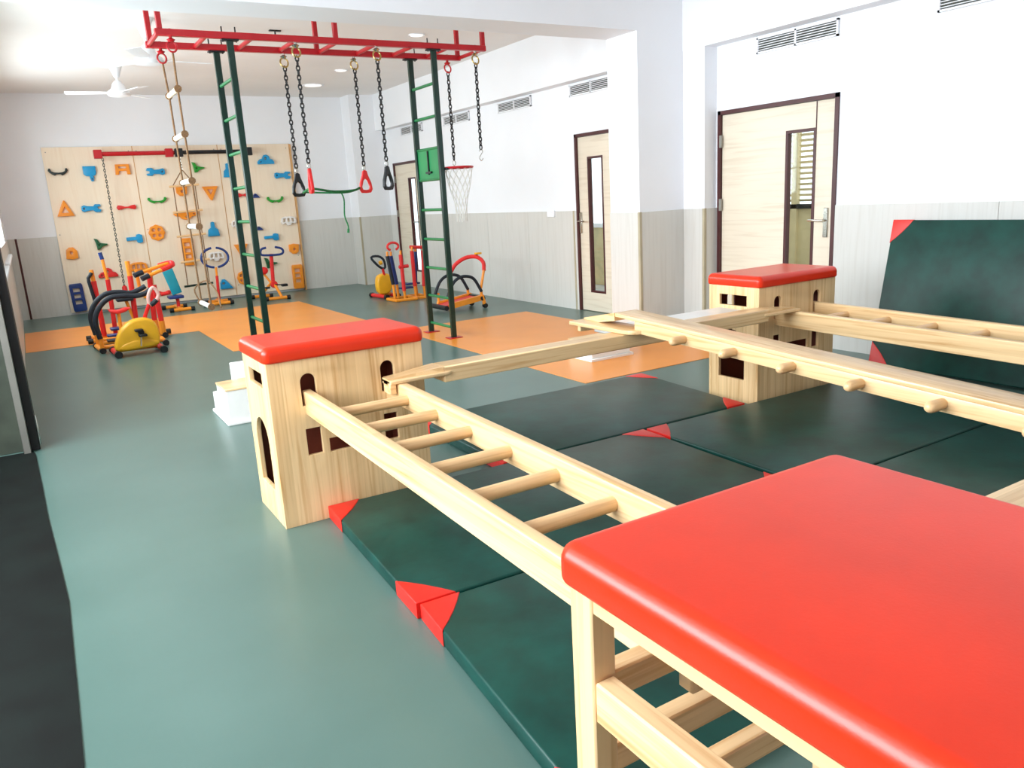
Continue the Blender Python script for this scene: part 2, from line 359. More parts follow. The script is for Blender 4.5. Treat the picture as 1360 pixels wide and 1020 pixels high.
# ceiling lamps and fans
for (x, y, lab, r) in ((4.12, 8.54, 'round ceiling lamp above the right end of the red overhead frame', .09), (4.11, 10.97, 'small round ceiling lamp between the hanging rings and the far wall', .09), (4.16, 12.36, 'wide flat ceiling lamp nearest the far wall', .16)):
    o = thing('ceiling_lamp', lab, 'lamp', (x, y, ZC), 'round ceiling lamps')
    ob('lamp_ring', lathe(newbm(), [(r*.8, -.005), (r, -.012), (r*1.02, 0)], (x, y, ZC)), 'white', o); ob('lens', lathe(newbm(), [(r*.5, -.018), (r*.78, -.012), (r*.78, -.004)], (x, y, ZC)), 'lamp', o)
hk = thing('ceiling_hook', 'small dark metal hook bracket on the ceiling behind the red frame', 'hook', (2.59, 8.72, ZC))
ob('plate', box(2.53, 2.65, 8.7, 8.74, ZC-.012, ZC), 'black', hk); ob('hook', tube([(2.59, 8.72, ZC), (2.59, 8.72, ZC-.08), (2.62, 8.72, ZC-.1), (2.64, 8.72, ZC-.07)], .008, 6), 'black', hk)
def fan(x, y, hz, rot, lab, R=.58):
    o = thing('ceiling_fan', lab, 'fan', (x, y, ZC), 'white ceiling fans')
    ob('canopy', lathe(newbm(), [(.10, 0), (.085, -.02), (.055, -.09), (.03, -.16), (.015, -.17)], (x, y, ZC)), 'white', o)
    ob('rod', tube([(x, y, ZC-.15), (x, y, hz+.1)], .014, 8), 'white', o)
    ob('motor', lathe(newbm(), [(.03, .13), (.06, .10), (.085, .04), (.125, .01), (.135, -.02), (.12, -.045), (.05, -.055)], (x, y, hz)), 'white', o)
    for k in range(3):
        b = flat([[(.12, -.03), (.2, -.055), (R, -.065), (R+.01, 0), (R, .065), (.2, .055), (.12, .03)]], .006, 0)
        b.transform(Matrix.Translation((x, y, hz-.005))@Matrix.Rotation(rot+k*2*PI/3, 4, 'Z')@Matrix.Rotation(.13, 4, 'X')); ob('blade', b, 'white', o)
fan(1.30, 8.53, 2.84, .17, 'white ceiling fan nearer the camera, beside the red frame')
fan(1.29, 11.0, 2.87, 2.97, 'white ceiling fan farther back over the climbing wall')

# ================================================================== foreground: boxes, ladders, beams, trestle
def pad(name, x0, x1, y0, y1, z0, z1, parent):
    b = newbm(); bmesh.ops.create_cube(b, size=1)
    for v in b.verts: v.co = Vector(((x0+x1)/2+v.co.x*(x1-x0), (y0+y1)/2+v.co.y*(y1-y0), (z0+z1)/2+v.co.z*(z1-z0)))
    ve = [e for e in b.edges if abs(e.verts[0].co.z-e.verts[1].co.z) > .01]; bmesh.ops.bevel(b, geom=ve, offset=.035, segments=5, profile=.5, affect='EDGES')
    te = [e for e in b.edges if min(e.verts[0].co.z, e.verts[1].co.z) > z1-.001]; bmesh.ops.bevel(b, geom=te, offset=.034, segments=6, profile=.5, affect='EDGES')
    be = [e for e in b.edges if max(e.verts[0].co.z, e.verts[1].co.z) < z0+.001]; bmesh.ops.bevel(b, geom=be, offset=.012, segments=2, profile=.5, affect='EDGES')
    o = ob(name, b, 'red_vinyl', parent); o.modifiers.new('normals', 'WEIGHTED_NORMAL'); return o
BX0, BX1, BY0, BY1, BH, BT = .79, 1.523, 3.365, 3.787, .756, .022
bo = thing('climbing_box', 'wooden vaulting box with arched window holes and red pad, left, by the teal floor', 'vaulting box', (BX0, BY0, 0), 'wooden boxes with red padded tops')
holes = [arch(.93, 1.0, .546, .69), arch(1.306, 1.375, .546, .69), rect(.93, 1.0, .317, .44), rect(1.303, 1.371, .31, .438), rect(1.032, 1.268, .313, .377)]
for (nm, y) in (('front_panel', BY0+BT/2), ('back_panel', BY1-BT/2)):
    f = flat([rect(BX0, BX1, 0, BH)]+(holes if nm == 'front_panel' else holes[:2]), BT, .002, M_FRONT); bmesh.ops.translate(f, verts=f.verts[:], vec=(0, y, 0)); ob(nm, f, 'woodZ', bo)
for x in (BX0+BT/2, BX1-BT/2):
    f = flat([rect(-(BY1-BT), -(BY0+BT), 0, BH), rect(-3.695, -3.465, .632, .70), arch(-3.70, -3.48, .15, .475)], BT, .002, M_LEFT); bmesh.ops.translate(f, verts=f.verts[:], vec=(x, 0, 0)); ob('end_panel', f, 'woodZ', bo)
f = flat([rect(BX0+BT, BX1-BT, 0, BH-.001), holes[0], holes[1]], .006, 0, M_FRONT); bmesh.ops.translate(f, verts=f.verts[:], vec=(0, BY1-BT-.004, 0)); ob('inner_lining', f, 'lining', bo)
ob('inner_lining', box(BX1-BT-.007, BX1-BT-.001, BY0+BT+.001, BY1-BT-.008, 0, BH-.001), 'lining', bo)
pad('red_pad', .777, 1.536, 3.348, 3.804, BH, .828, bo)
DX = 3.04
b2 = copy_tree(bo); b2.location.x += DX; b2['label'] = 'wooden vaulting box with red pad standing in front of the wide wooden door'

# ladder with rounded rungs; its near end is notched over the trestle bar
def ladder(dx, lab):
    o = thing('wooden_ladder', lab, 'ladder', (1.155, 2.2, .5), 'wooden climbing ladders')
    for (x0, x1) in ((.942, .985), (1.325, 1.368)):
        # profile in (y, z): nearly level rail, notch near the trestle
        n0, n1 = 1.012, 1.072
        prof = [(3.40, .505), (3.40, .61), (.985, .565), (.975, .555), (.975, .452), (n0, .453)]
        nt_ = [(n0+(n1-n0)/2-(n1-n0)/2*math.cos(PI*k/8), .515+.03*math.sin(PI*k/8)) for k in range(9)]
        prof = prof+nt_+[(n1, .455)]
        f = flat([[(-a, b) for a, b in prof]], x1-x0, .007, M_LEFT, 3); bmesh.ops.translate(f, verts=f.verts[:], vec=((x0+x1)/2, 0, 0)); ob('side_rail', f, 'woodY', o)
    for k in range(7):
        y = 3.13-.2885*k; z = .548-.006*k
        bm = newbm(); lathe(bm, [(.019, -.18), (.0235, -.165), (.0235, .165), (.0235, .185)], (1.15, y, z), 'X', 14); ob('rung', bm, 'dowel', o)
    return o
l1 = ladder(0, 'wooden ladder bridging from the left box to the big red padded trestle')
l2 = copy_tree(l1); l2.location.x += DX; l2['label'] = 'wooden ladder leaving the right box in front of the upright mat'

# trestle
def trestle(lab):
    o = thing('trestle_table', lab, 'trestle', (1.08, .63, 0), 'trestle tables with red padded tops')
    X0, X1, Y0, Y1 = .714, 1.446, .16, 1.04
    for x in (X0, X1-.052):
        for y in (Y0, Y1-.062): ob('leg', box(x, x+.052, y, y+.062, 0, .735, .004), 'woodZ', o)
    for x in (X0+.003, X1-.045):
        ob('apron', box(x, x+.042, Y0+.062, Y1-.062, .70, .737, .003), 'woodY', o)
        for z in (.489, .12): ob('stretcher', box(x, x+.042, Y0+.062, Y1-.062, z, z+.08, .004), 'woodY', o)
    for y in (Y0, Y1-.062+.02): ob('apron', box(X0+.052, X1-.052, y, y+.042, .665, .737, .003), 'woodX', o)
    for z in (.478, .32, .16):
        ob('crossbar', box(X0+.03, X1-.03, 1.02, 1.064, z, z+.06, .004), 'woodX', o); ob('crossbar', box(X0+.03, X1-.03, Y0-.02, Y0+.024, z, z+.06, .004), 'woodX', o)
    pad('red_pad', .698, 1.456, .145, 1.062, .737, .814, o)
    return o
t1 = trestle('big wooden trestle with shiny red padded top in the foreground')
t2 = copy_tree(t1); t2.location.x += DX; t2['label'] = 'red padded trestle at the near end of the right ladder'

# balance beams
def beam_end(bm, x, s, y0, y1, z0, z1):
    "tapered end of a beam that points along s (+1/-1) in x and starts at x"
    yc = (y0+y1)/2; L = .27
    A = [(x, y0, z0), (x, y1, z0), (x, y1, z1), (x, y0, z1)]
    B = [(x+s*L, yc-.03, z1-.045), (x+s*L, yc+.03, z1-.045), (x+s*L, yc+.03, z1-.02), (x+s*L, yc-.03, z1-.02)]
    va = [bm.verts.new(p) for p in A]; vb = [bm.verts.new(p) for p in B]
    for k in range(4): bm.faces.new((va[k], va[(k+1) % 4], vb[(k+1) % 4], vb[k]))
    bm.faces.new(va); bm.faces.new(vb[::-1]); bmesh.ops.recalc_face_normals(bm, faces=bm.faces[:])
def tongue(x0, x1, y0, y1, z0, z1, mat=None):
    r = (y1-y0)/2; L = [(x0, y0)]+[(x1-r+r*math.sin(PI*k/8), (y0+y1)/2-r*math.cos(PI*k/8)) for k in range(9)]+[(x0, y1)]
    f = flat([L], z1-z0, .004); bmesh.ops.translate(f, verts=f.verts[:], vec=(0, 0, (z0+z1)/2))
    return f
def balance_beam(lab, y0, y1, xa, xb, z0, z1):
    o = thing('balance_beam', lab, 'balance beam', ((xa+xb)/2, (y0+y1)/2, z0), 'wooden balance beams')
    ob('beam', box(xa+.27, xb-.27, y0, y1, z0, z1, .005), 'woodX', o)
    for (x, s) in ((xa+.27, -1), (xb-.27, 1)):
        bm = newbm(); beam_end(bm, x, s, y0, y1, z0+.032, z1); ob('tapered_end', bm, 'woodX', o)
        t = tongue(0, .33, y0-.012, y1-.03, z0+.036, z0+.052)
        if s > 0: t.transform(Matrix.Translation((xb, 0, 0))@Matrix.Scale(-1, 4, (1, 0, 0))); bmesh.ops.reverse_faces(t, faces=t.faces[:])
        else: bmesh.ops.translate(t, verts=t.verts[:], vec=(xa, 0, 0))
        ob('tongue', t, 'woodX', o)
        hx = xa+.0 if s < 0 else xb-.03
        ob('hook_block', box(hx, hx+.03, y0+.005, y1-.04, z0-.012, z0+.05, .003), 'woodX', o)
    return o
balance_beam('long wooden balance beam laid from the left ladder across to the right ladder', 3.215, 3.335, 1.288, 4.02, .572, .648)
balance_beam('wooden balance beam end showing at the right edge behind the red trestle', .84, .96, 1.55, 3.98, .545, .62)
# beam, its window sheen put into a white colour, whose tapered end lies near the peg beam and which enters the end window of the right box
pb = thing('balance_beam', 'wooden plank with painted pale sheen running from the peg beam to the end of the right box', 'balance beam', (3.3, 3.58, .588), 'wooden balance beams')
ob('beam', box(2.79, 3.825, 3.48, 3.69, .588, .612, .005), 'whitewood', pb)
# peg beam
pg = thing('peg_beam', 'sloping wooden beam with rounded pegs sticking out of its side', 'peg beam', (2.76, 2.1, .6))
def pz(y): return .633+(y-1.25)*.0535            # top height along the beam
def slab(x0, x1, d0, d1, ya, yb, bev=.004):
    b = newbm(); bmesh.ops.create_cube(b, size=1)
    for v in b.verts:
        y = (ya+yb)/2+v.co.y*(yb-ya); v.co = Vector(((x0+x1)/2+v.co.x*(x1-x0), y, pz(y)-(d0 if v.co.z > 0 else d1)))
    bmesh.ops.bevel(b, geom=b.edges[:], offset=bev, segments=2, profile=.5, affect='EDGES'); return b
ob('top_plank', slab(2.683, 2.845, 0, .022, .82, 3.36, .006), 'woodY', pg)
bm = newbm(); va = [bm.verts.new(p) for p in ((2.683, 3.36, pz(3.36)-.045), (2.845, 3.36, pz(3.36)-.045), (2.845, 3.36, pz(3.36)), (2.683, 3.36, pz(3.36)))]; vb = [bm.verts.new(p) for p in ((2.735, 3.71, .645), (2.80, 3.71, .645), (2.80, 3.71, .678), (2.735, 3.71, .678))]
for k in range(4): bm.faces.new((va[k], va[(k+1) % 4], vb[(k+1) % 4], vb[k]))
bm.faces.new(va); bm.faces.new(vb); bmesh.ops.recalc_face_normals(bm, faces=bm.faces[:]); ob('tapered_end', bm, 'woodY', pg)
t = tongue(0, .57, -.085, .085, .645, .667); t.transform(Matrix.Translation((2.712, 3.71, .005))@Matrix.Rotation(-PI/2, 4, 'Z')); ob('tongue', t, 'woodY', pg)
ob('hook_block', box(2.70, 2.80, 3.70, 3.73, .60, .655, .003), 'woodY', pg)
ob('beam', slab(2.687, 2.841, .022, .084, .98, 3.20), 'woodY', pg)
for k in range(7):
    y = 2.826-.3255*k
    if y < .98: break
    for s in (-1, 1):
        bm = newbm(); x = 2.69 if s < 0 else 2.838
        lathe(bm, [(.021, 0), (.0225, .06), (.021, .078), (.015, .09), (.006, .0945)], (0, 0, 0), 'X', 14)
        bm.transform(Matrix.Translation((x, y, pz(y)-.052))@Matrix.Scale(s, 4, (1, 0, 0)))
        if s < 0: bmesh.ops.reverse_faces(bm, faces=bm.faces[:])
        ob('peg', bm, 'dowel', pg)

# ================================================================== gym mats
MT = .06
def inset_poly(c, d):
    n = len(c); out = []
    cx = sum(p[0] for p in c)/n; cy = sum(p[1] for p in c)/n
    return [(p[0]+(d if p[0] < cx else -d), p[1]+(d if p[1] < cy else -d)) for p in c]
def mat_thing(lab, corners, loc=None, rot=None, shift=(0, 0, 0), legs=(.15, .2)):
    "corners ccw in x,y; built lying flat with its underside at z = 0"
    o = thing('gym_mat', lab, 'gym mat', loc or shift, 'dark green gym mats with red corners')
    b = newbm(); lo = [b.verts.new((p[0], p[1], .001)) for p in corners]; hi = [b.verts.new((p[0], p[1], MT)) for p in corners]
    b.faces.new(lo[::-1]); b.faces.new(hi)
    for k in range(4): b.faces.new((lo[k], lo[(k+1) % 4], hi[(k+1) % 4], hi[k]))
    bmesh.ops.bevel(b, geom=b.edges[:], offset=.009, segments=3, profile=.5, affect='EDGES')
    body = ob('mat_body', b, 'mat_green', o, local=True)
    for k in range(4):
        P = Vector(corners[k]); A = Vector(corners[k-1]); B = Vector(corners[(k+1) % 4])
        ea = (A-P); eb = (B-P); la = legs[0] if abs(ea.x) > abs(ea.y) else legs[1]; lb = legs[0] if abs(eb.x) > abs(eb.y) else legs[1]
        ea.normalize(); eb.normalize(); Q = P-(ea+eb)*.0016
        a = Q+ea*la; c = Q+eb*lb; cm = (a+c)/2+(P-(a+c)/2)*.0
        loop = [(Q.x, Q.y), (c.x, c.y)]+[((c*(1-t)+a*t+(ea+eb)*(.006*4*t*(1-t))).x, (c*(1-t)+a*t+(ea+eb)*(.006*4*t*(1-t))).y) for t in (.25, .5, .75)]+[(a.x, a.y)]
        f = flat([loop], MT+.0015, .004); bmesh.ops.translate(f, verts=f.verts[:], vec=(0, 0, (MT+.0025)/2+.0005)); ob('corner_patch', f, 'mat_red', o, local=True)
    if rot: o.rotation_euler = rot
    return o
mat_thing('dark green mat below the ladder, its red corner touching the left box', [(.938, 2.292), (2.80, 2.225), (2.835, 3.315), (.990, 3.36)])
mat_thing('nearest dark green mat, beside the foreground trestle leg', [(.86, 1.17), (2.73, 1.16), (2.775, 2.215), (.948, 2.277)])
mat_thing('dark green mat farthest back, between the two wooden boxes', [(1.92, 3.345), (3.66, 3.318), (3.755, 4.40), (1.93, 4.44)])
mat_thing('dark green mat under the peg beam, in front of the right box', [(2.842, 2.165), (4.70, 2.185), (4.72, 3.29), (2.86, 3.31)])
mat_thing('dark green mat partly hidden behind the red trestle top', [(2.785, 1.07), (4.66, 1.06), (4.69, 2.172), (2.80, 2.152)])
lean = math.atan2(5.575-5.36, 1.045)
mat_thing('dark green mat leaning upright on its long edge against the right wall', [(0, 0), (1.86, 0), (1.86, 1.07), (0, 1.07)], loc=(5.335, 3.575, .0), rot=None, legs=(.16, .17))
o = bpy.data.objects['gym_mat.005']
# local x -> -Y (along wall), local y -> up and into the wall, local z -> towards the room
ux = Vector((0, -1, 0)); uy = Vector((math.sin(lean), 0, math.cos(lean))); uz = ux.cross(uy)
o.rotation_euler = Matrix((ux, uy, uz)).transposed().to_euler()
o.location.z = .045*math.sin(lean)+.0
# white step stools
def stool(x, y, lab):
    o = thing('step_stool', lab, 'step stool', (x, y, 0), 'low white step stools')
    ob('base_board', box(x-.015, x+.40, y-.015, y+.50, 0, .022, .004), 'whitewood', o)
    ob('lower_step', box(x, x+.385, y, y+.30, .022, .235, .004), 'whitewood', o)
    ob('tread', box(x-.006, x+.385, y-.006, y+.30, .235, .25, .003), 'woodX', o)
    ob('side_step', box(x, x+.30, y+.30, y+.48, .022, .15, .004), 'whitewood', o)
    ob('upper_step', box(x+.14, x+.385, y+.30, y+.48, .15, .34, .004), 'whitewood', o)
    return o
stool(.98, 5.36, 'low white step stool behind the left end of the left box')
st = thing('step_stool', 'low white step stool on the orange floor under the balance beam', 'step stool', (3.89, 5.19, 0), 'low white step stools')
ob('base_board', box(3.885, 4.345, 5.185, 5.56, 0, .025, .004), 'whitewood', st); ob('lower_step', box(3.905, 4.32, 5.205, 5.53, .025, .15, .004), 'whitewood', st); ob('tread', box(3.90, 4.325, 5.20, 5.535, .15, .165, .003), 'woodX', st)

# ================================================================== red overhead frame with green ladders
YA, YBR, FZ = 7.186, 7.717, 2.82
fr = thing('overhead_frame', 'red steel ladder frame hung from the ceiling', 'gym frame', (2.68, 7.45, ZC))
for y in (YA, YBR): ob('long_bar', box(1.17, 4.20, y-.026, y+.026, FZ-.026, FZ+.026, .004), 'red_metal', fr)
for k in range(9):
    x = 1.195+k*.374; ob('cross_rung', tube([(x, YA, FZ), (x, YBR, FZ)], .019, 10), 'red_metal', fr)
for x in (1.21, 2.67, 4.175):
    for y in (YA, YBR): ob('hanger', box(x-.02, x+.02, y-.02, y+.02, FZ+.02, ZC, .003), 'red_metal', fr)
def steel_ladder(x, lab):
    o = thing('steel_ladder', lab, 'ladder', (x, 7.45, 0), 'green steel ladders')
    for y in (YA, YBR):
        ob('side_rail', box(x-.026, x+.026, y-.02, y+.02, .008, FZ-.03, .004), 'green_metal', o)
        ob('foot_plate', box(x-.075, x+.075, y-.055, y+.055, .003, .012, .003), 'red_metal', o)
        ob('clamp', box(x-.07, x+.07, y-.032, y+.032, FZ-.042, FZ-.028, .003), 'black', o)
        for s in (-.055, .055): ob('bolt', tube([(x+s, y, FZ-.05), (x+s, y, FZ+.07)], .006, 6), 'black', o)
    for k in range(9):
        z = .11+k*.298; ob('rung', tube([(x, YA, z), (x, YBR, z)], .015, 10), 'green_rung', o)
    return o
steel_ladder(1.745, 'dark green steel ladder standing before the climbing wall')
s2 = steel_ladder(3.628, 'dark green steel ladder with a green sheet panel and basketball hoop')
ob('sheet_panel', box(3.62, 3.634, YA+.02, YBR-.02, 1.605, 1.90), 'green_sheet', s2); ob('latch', box(3.605, 3.622, 7.44, 7.455, 1.65, 1.88), 'black', s2); ob('latch', box(3.60, 3.622, 7.38, 7.50, 1.66, 1.68), 'black', s2)
# hoop
hp = thing('basketball_hoop', 'small red basketball hoop with white net on the green ladder', 'basketball hoop', (3.655, YA, 1.69))
hc = Vector((3.815, YA, 1.70)); HR = .14
ob('rim', tube([hc+Vector((HR*math.cos(a*PI/12), HR*math.sin(a*PI/12), 0)) for a in range(24)], .011, 8, True), 'red_metal', hp)
ob('bracket', box(3.65, 3.69, YA-.05, YA+.05, 1.68, 1.70, .003), 'black', hp)
nb = newbm(); NL = 8; NS = 12
def netp(i, k):
    a = (i+.5*(k % 2))*2*PI/NS; t = k/NL; rr = HR*(1-.55*min(1, t*1.5)+.06*math.sin(t*5)); return hc+Vector((rr*math.cos(a), rr*math.sin(a), -.53*t**1.05))
for i in range(NS):
    for k in range(NL):
        j = i if k % 2 == 0 else i+1
        tb(nb, [netp(i, k), netp(i, k+1)], .0026, 4, cap=False); tb(nb, [netp(i, k), netp(i-1 if k % 2 == 0 else i+1, k+1)], .0026, 4, cap=False)
ob('net', nb, 'net', hp)
# chains with rings
_link = {}
def chain(x, y, z0, z1, r=.015, w=.0065):
    bm = newbm(); L = .052; n = max(1, int((z1-z0)/(L*.74)))
    st_ = (z1-z0)/n
    for k in range(n):
        zc = z1-st_*(k+.5); pts = []
        for a in range(8):
            t = 2*PI*a/8; u = r*math.cos(t); v = (st_*.64)*math.sin(t)
            pts.append((x+(u if k % 2 == 0 else 0), y+(0 if k % 2 == 0 else u), zc+v))
        tb(bm, pts, w, 5, True)
    return bm
def hook_ring(o, x, y, mat):
    ob('shackle', tube([(x, y, FZ+.03), (x, y, FZ-.06)], .013, 8), mat, o)
    ob('hook_plate', lathe(newbm(), [(.012, 0), (.034, -.012), (.018, -.03)], (x, y, FZ-.04)), mat, o)
    ob('hook_ring', tube([(x+.036*math.cos(a*PI/8), y+.012*math.sin(a*PI/8), FZ-.105+.042*math.sin(a*PI/8)) for a in range(16)], .008, 6, True), 'brass' if mat == 'chrome' else mat, o)
def tri_handle(o, x, y, zt, mat, rot):
    c = [(0, 0), (.022, -.012), (.03, -.05), (.062, -.13), (.07, -.19), (.05, -.222), (0, -.226), (-.05, -.222), (-.07, -.19), (-.062, -.13), (-.03, -.05), (-.022, -.012)]
    inn = [(0, -.082), (.024, -.105), (.044, -.165), (.036, -.19), (0, -.196), (-.036, -.19), (-.044, -.165), (-.024, -.105)]
    f = flat([c, inn], .03, .007, M_FRONT); f.transform(Matrix.Translation((x, y, zt))@Matrix.Rotation(rot, 4, 'Z')); ob('handle', f, mat, o)
    ob('clip', tube([(x+.014*math.cos(a*PI/5), y, zt+.02+.03*math.sin(a*PI/5)) for a in range(10)], .005, 5, True), 'chrome', o)
def ring(x, y, ztop, mat, rot, lab, hookmat='chrome'):
    o = thing('hanging_ring', lab, 'gym ring', (x, y, FZ), 'triangular rings hung on chains')
    hook_ring(o, x, y, hookmat); ob('chain', chain(x, y, ztop+.045, FZ-.14), 'black', o); tri_handle(o, x, y, ztop, mat, rot)
ring(2.345, YBR, 1.725, 'black', .2, 'leftmost black triangular ring hanging on a black chain')
ring(2.30, YA, 1.74, 'hold_red', 1.45, 'red triangular ring seen edge-on, hanging beside the leftmost black ring')
ring(3.03, YBR, 1.73, 'hold_red', .1, 'red triangular ring facing the camera on a black chain')
ring(3.05, YA, 1.74, 'black', .45, 'black triangular ring hanging right of the red one')
for (x, y, z, lab, hm) in ((4.05, YBR, 1.80, 'bare black chain ending in a small ring above the hoop', 'red_metal'), (4.085, YA, 1.87, 'bare black chain ending in a metal hook, rightmost on the red frame', 'chrome')):
    o = thing('hanging_chain', lab, 'chain', (x, y, FZ), 'bare chains on the red frame'); hook_ring(o, x, y, hm); ob('chain', chain(x, y, z, FZ-.14), 'black', o)
    if hm == 'chrome': ob('s_hook', tube(smoothpts([(x-.02, y, z-.02), (x, y, z), (x+.018, y, z-.02), (x, y, z-.05), (x-.022, y, z-.085), (x, y, z-.11), (x+.02, y, z-.09)], 4), .005, 6), 'chrome', o)
    else: ob('end_ring', tube([(x+.018*math.cos(a*PI/6), y, z-.03+.026*math.sin(a*PI/6)) for a in range(12)], .005, 6, True), 'chrome', o)
gr = thing('green_rope', 'green rope tied between the hanging rings with a tail dangling', 'rope', (2.7, 7.6, 1.52))
ob('strand', tube(smoothpts([(2.385, YBR, 1.535), (2.32, 7.25, 1.56), (2.6, 7.45, 1.53), (2.85, 7.6, 1.535), (2.965, YBR, 1.56)], 6), .011, 7), 'green_rope', gr)
ob('strand', tube(smoothpts([(2.40, YBR, 1.54), (2.62, 7.62, 1.522), (2.8, 7.62, 1.52), (2.97, YBR, 1.555)], 6), .009, 7), 'green_rope', gr)
ob('tail', tube(smoothpts([(2.72, 7.6, 1.53), (2.745, 7.6, 1.45), (2.735, 7.6, 1.3), (2.76, 7.6, 1.2), (2.755, 7.6, 1.13)], 6), [.007]*21+[.012]*4, 7), 'green_rope', gr)
# rope ladder on the red frame
rl = thing('rope_ladder', 'rope ladder with pale wooden rungs hanging from the left end of the red frame', 'rope ladder', (1.29, 7.45, FZ))
for (y, yy) in ((YBR, 7.67), (YA, 7.23)):
    hook_ring(rl, 1.285, y, 'red_metal'); ob('rope', tube([(1.285, y, FZ-.14), (1.29, yy, 2.4), (1.30, yy, 1.3), (1.305, yy, .58)], .0085, 7), 'rope', rl)
for z in (2.40, 2.045, 1.67, 1.29, .60):
    x = 1.29+.008*(2.4-z); bm = newbm(); lathe(bm, [(.018, -.22), (.022, -.21), (.022, .21), (.018, .22)], (x, 7.45, z), 'Y', 12); r_ = ob('rung', bm, 'whitewood' if z < 2 else 'ply', rl)
    for yy in (7.67, 7.23): ob('knot', tube([(x, yy, z)]+[(x, yy+(.02 if yy > 7.4 else -.02), z)], .03, 10), 'rope', r_)
ob('loose_end', tube(smoothpts([(1.305, 7.67, .58), (1.27, 7.72, .72), (1.36, 7.6, .80), (1.42, 7.5, .70), (1.40, 7.3, .58)], 5), .007, 6), 'rope', rl)

# ================================================================== climbing wall
cw = thing('climbing_wall', 'pale plywood climbing wall covered in coloured holds', 'climbing wall', (2.26, 13.65, 0))
PJ = [.44, 1.65, 2.90, 4.06]
panels = []
for k in range(3):
    a, b = PJ[k]+.004, PJ[k+1]-.004
    p_ = ob('plywood_panel', box(a, b, 13.645, 13.685, .035, 2.45, .002), 'ply', cw); panels.append(p_)
    ob('edge_strip', box(b-.001, b+.009, 13.642, 13.69, .035, 2.45), 'plyedge', p_)
    for (sx, sz) in ((a+.05, 2.38), (b-.05, 2.38), (a+.04, 1.2), (b-.05, .6), (a+.04, .2)): ob('screw', lathe(newbm(), [(.008, -.646+.643), (.008, 0)], (sx, 13.645, sz), 'Y', 8), 'steel_grey', p_)
ob('side_batten', box(4.06, 4.085, 13.62, 13.69, 0, 2.44), 'plyedge', cw)
def shape(s):
    C = lambda x, y, r, n=10: circ(x, y, r, None, n)
    if s == 'tri': return [[(-.5, -.5), (.5, -.5), (.06, .46), (0, .5), (-.06, .46)], [(-.2, -.28), (.2, -.28), (0, .1)]]
    if s == 'wave':
        return [[(-.5, .2), (-.46, .5), (-.38, .5), (-.33, .1), (-.2, -.05), (0, -.1), (.2, -.05), (.33, .1), (.38, .5), (.46, .5), (.5, .2), (.42, -.1), (.3, -.35), (.18, -.5), (.1, -.32), (-.1, -.32), (-.18, -.5), (-.3, -.35), (-.42, -.1)]]
    if s == 'paddle': return [[(-.5, .5), (-.5, -.02), (-.3, -.15), (-.06, -.15), (-.02, -.35), (.05, -.5), (.22, -.48), (.28, -.3), (.22, -.15), (.4, -.1), (.5, .05), (.5, .5)], C(.13, -.35, .07, 8)]
    if s == 'aframe': return [[(-.45, .5), (.45, .5), (.5, -.5), (.28, -.5), (.25, -.15), (-.25, -.15), (-.28, -.5), (-.5, -.5)], rect(-.25, .25, .1, .3)]
    if s == 'wrench': return [[(-.5, 0), (-.48, .3), (-.35, .42), (-.2, .3), (.1, .25), (.2, .5), (.45, .45), (.5, .25), (.32, .15), (.32, -.08), (.5, -.2), (.42, -.5), (.2, -.5), (.08, -.25), (-.2, -.3), (-.38, -.42), (-.48, -.28)], circ(-.36, 0, .05, .12, 8)]
    if s == 'bone': return [[(-.5, 0), (-.42, .5), (-.25, .4), (-.08, .15), (.08, .15), (.25, .4), (.42, .5), (.5, 0), (.42, -.5), (.25, -.4), (.08, -.15), (-.08, -.15), (-.25, -.4), (-.42, -.5)]]
    if s == 'pick': return [[(-.5, -.4), (-.4, .3), (-.15, .5), (.2, .5), (.5, .2), (.5, -.42), (0, -.5)], C(0, .05, .13, 10)]
    if s == 'tri3': return [[(-.42, .5), (-.2, .42), (-.05, .1), (.15, .05), (.48, -.02), (.5, -.12), (.1, -.25), (-.1, -.48), (-.28, -.5), (-.3, -.2), (-.34, .1)], C(-.12, -.1, .06, 8)]
    if s == 'hammer': return [[(-.5, 0), (-.48, .2), (.1, .22), (.15, .45), (.3, .5), (.48, .4), (.5, -.4), (.3, -.5), (.15, -.42), (.1, -.15), (-.48, -.2)]]
    if s == 'cloud': return [[(-.5, -.45), (-.5, -.2), (-.35, .05), (-.22, .1), (-.1, .45), (.05, .5), (.2, .35), (.26, .05), (.4, 0), (.5, -.25), (.5, -.45)], circ(-.02, .12, .07, .14, 8), circ(-.32, -.22, .04, .09, 8)]
    if s == 'slots': return [[(-.42, -.5), (.42, -.5), (.5, -.44), (.5, .44), (.42, .5), (-.42, .5), (-.5, .44), (-.5, -.44)], rect(-.26, .24, .2, .34), rect(-.26, .24, -.02, .12), rect(-.26, .24, -.24, -.1)]
    if s == 'fan': return [[(-.5, -.1), (-.42, .35), (-.2, .5), (.2, .5), (.42, .35), (.5, -.1), (.4, -.35), (.2, -.22), (.1, -.5), (-.1, -.5), (-.2, -.22), (-.4, -.35)], [(-.36, -.12), (-.2, -.08), (-.17, .3), (-.32, .25)], rect(-.08, .08, -.1, .3), [(.2, -.08), (.36, -.12), (.32, .25), (.17, .3)]]
    if s == 'gear': return [[(.5*(1+.05*math.cos(8*a*PI/16))*math.cos(a*PI/16), .5*(1+.05*math.cos(8*a*PI/16))*math.sin(a*PI/16)) for a in range(32)], C(.18, .18, .11), C(-.18, .18, .11), C(.18, -.18, .11), C(-.18, -.18, .11)]
    if s == 'bottle': return [[(-.5, -.5), (.5, -.5), (.42, -.05), (.18, .1), (.15, .45), (0, .5), (-.15, .45), (-.18, .1), (-.42, -.05)]]
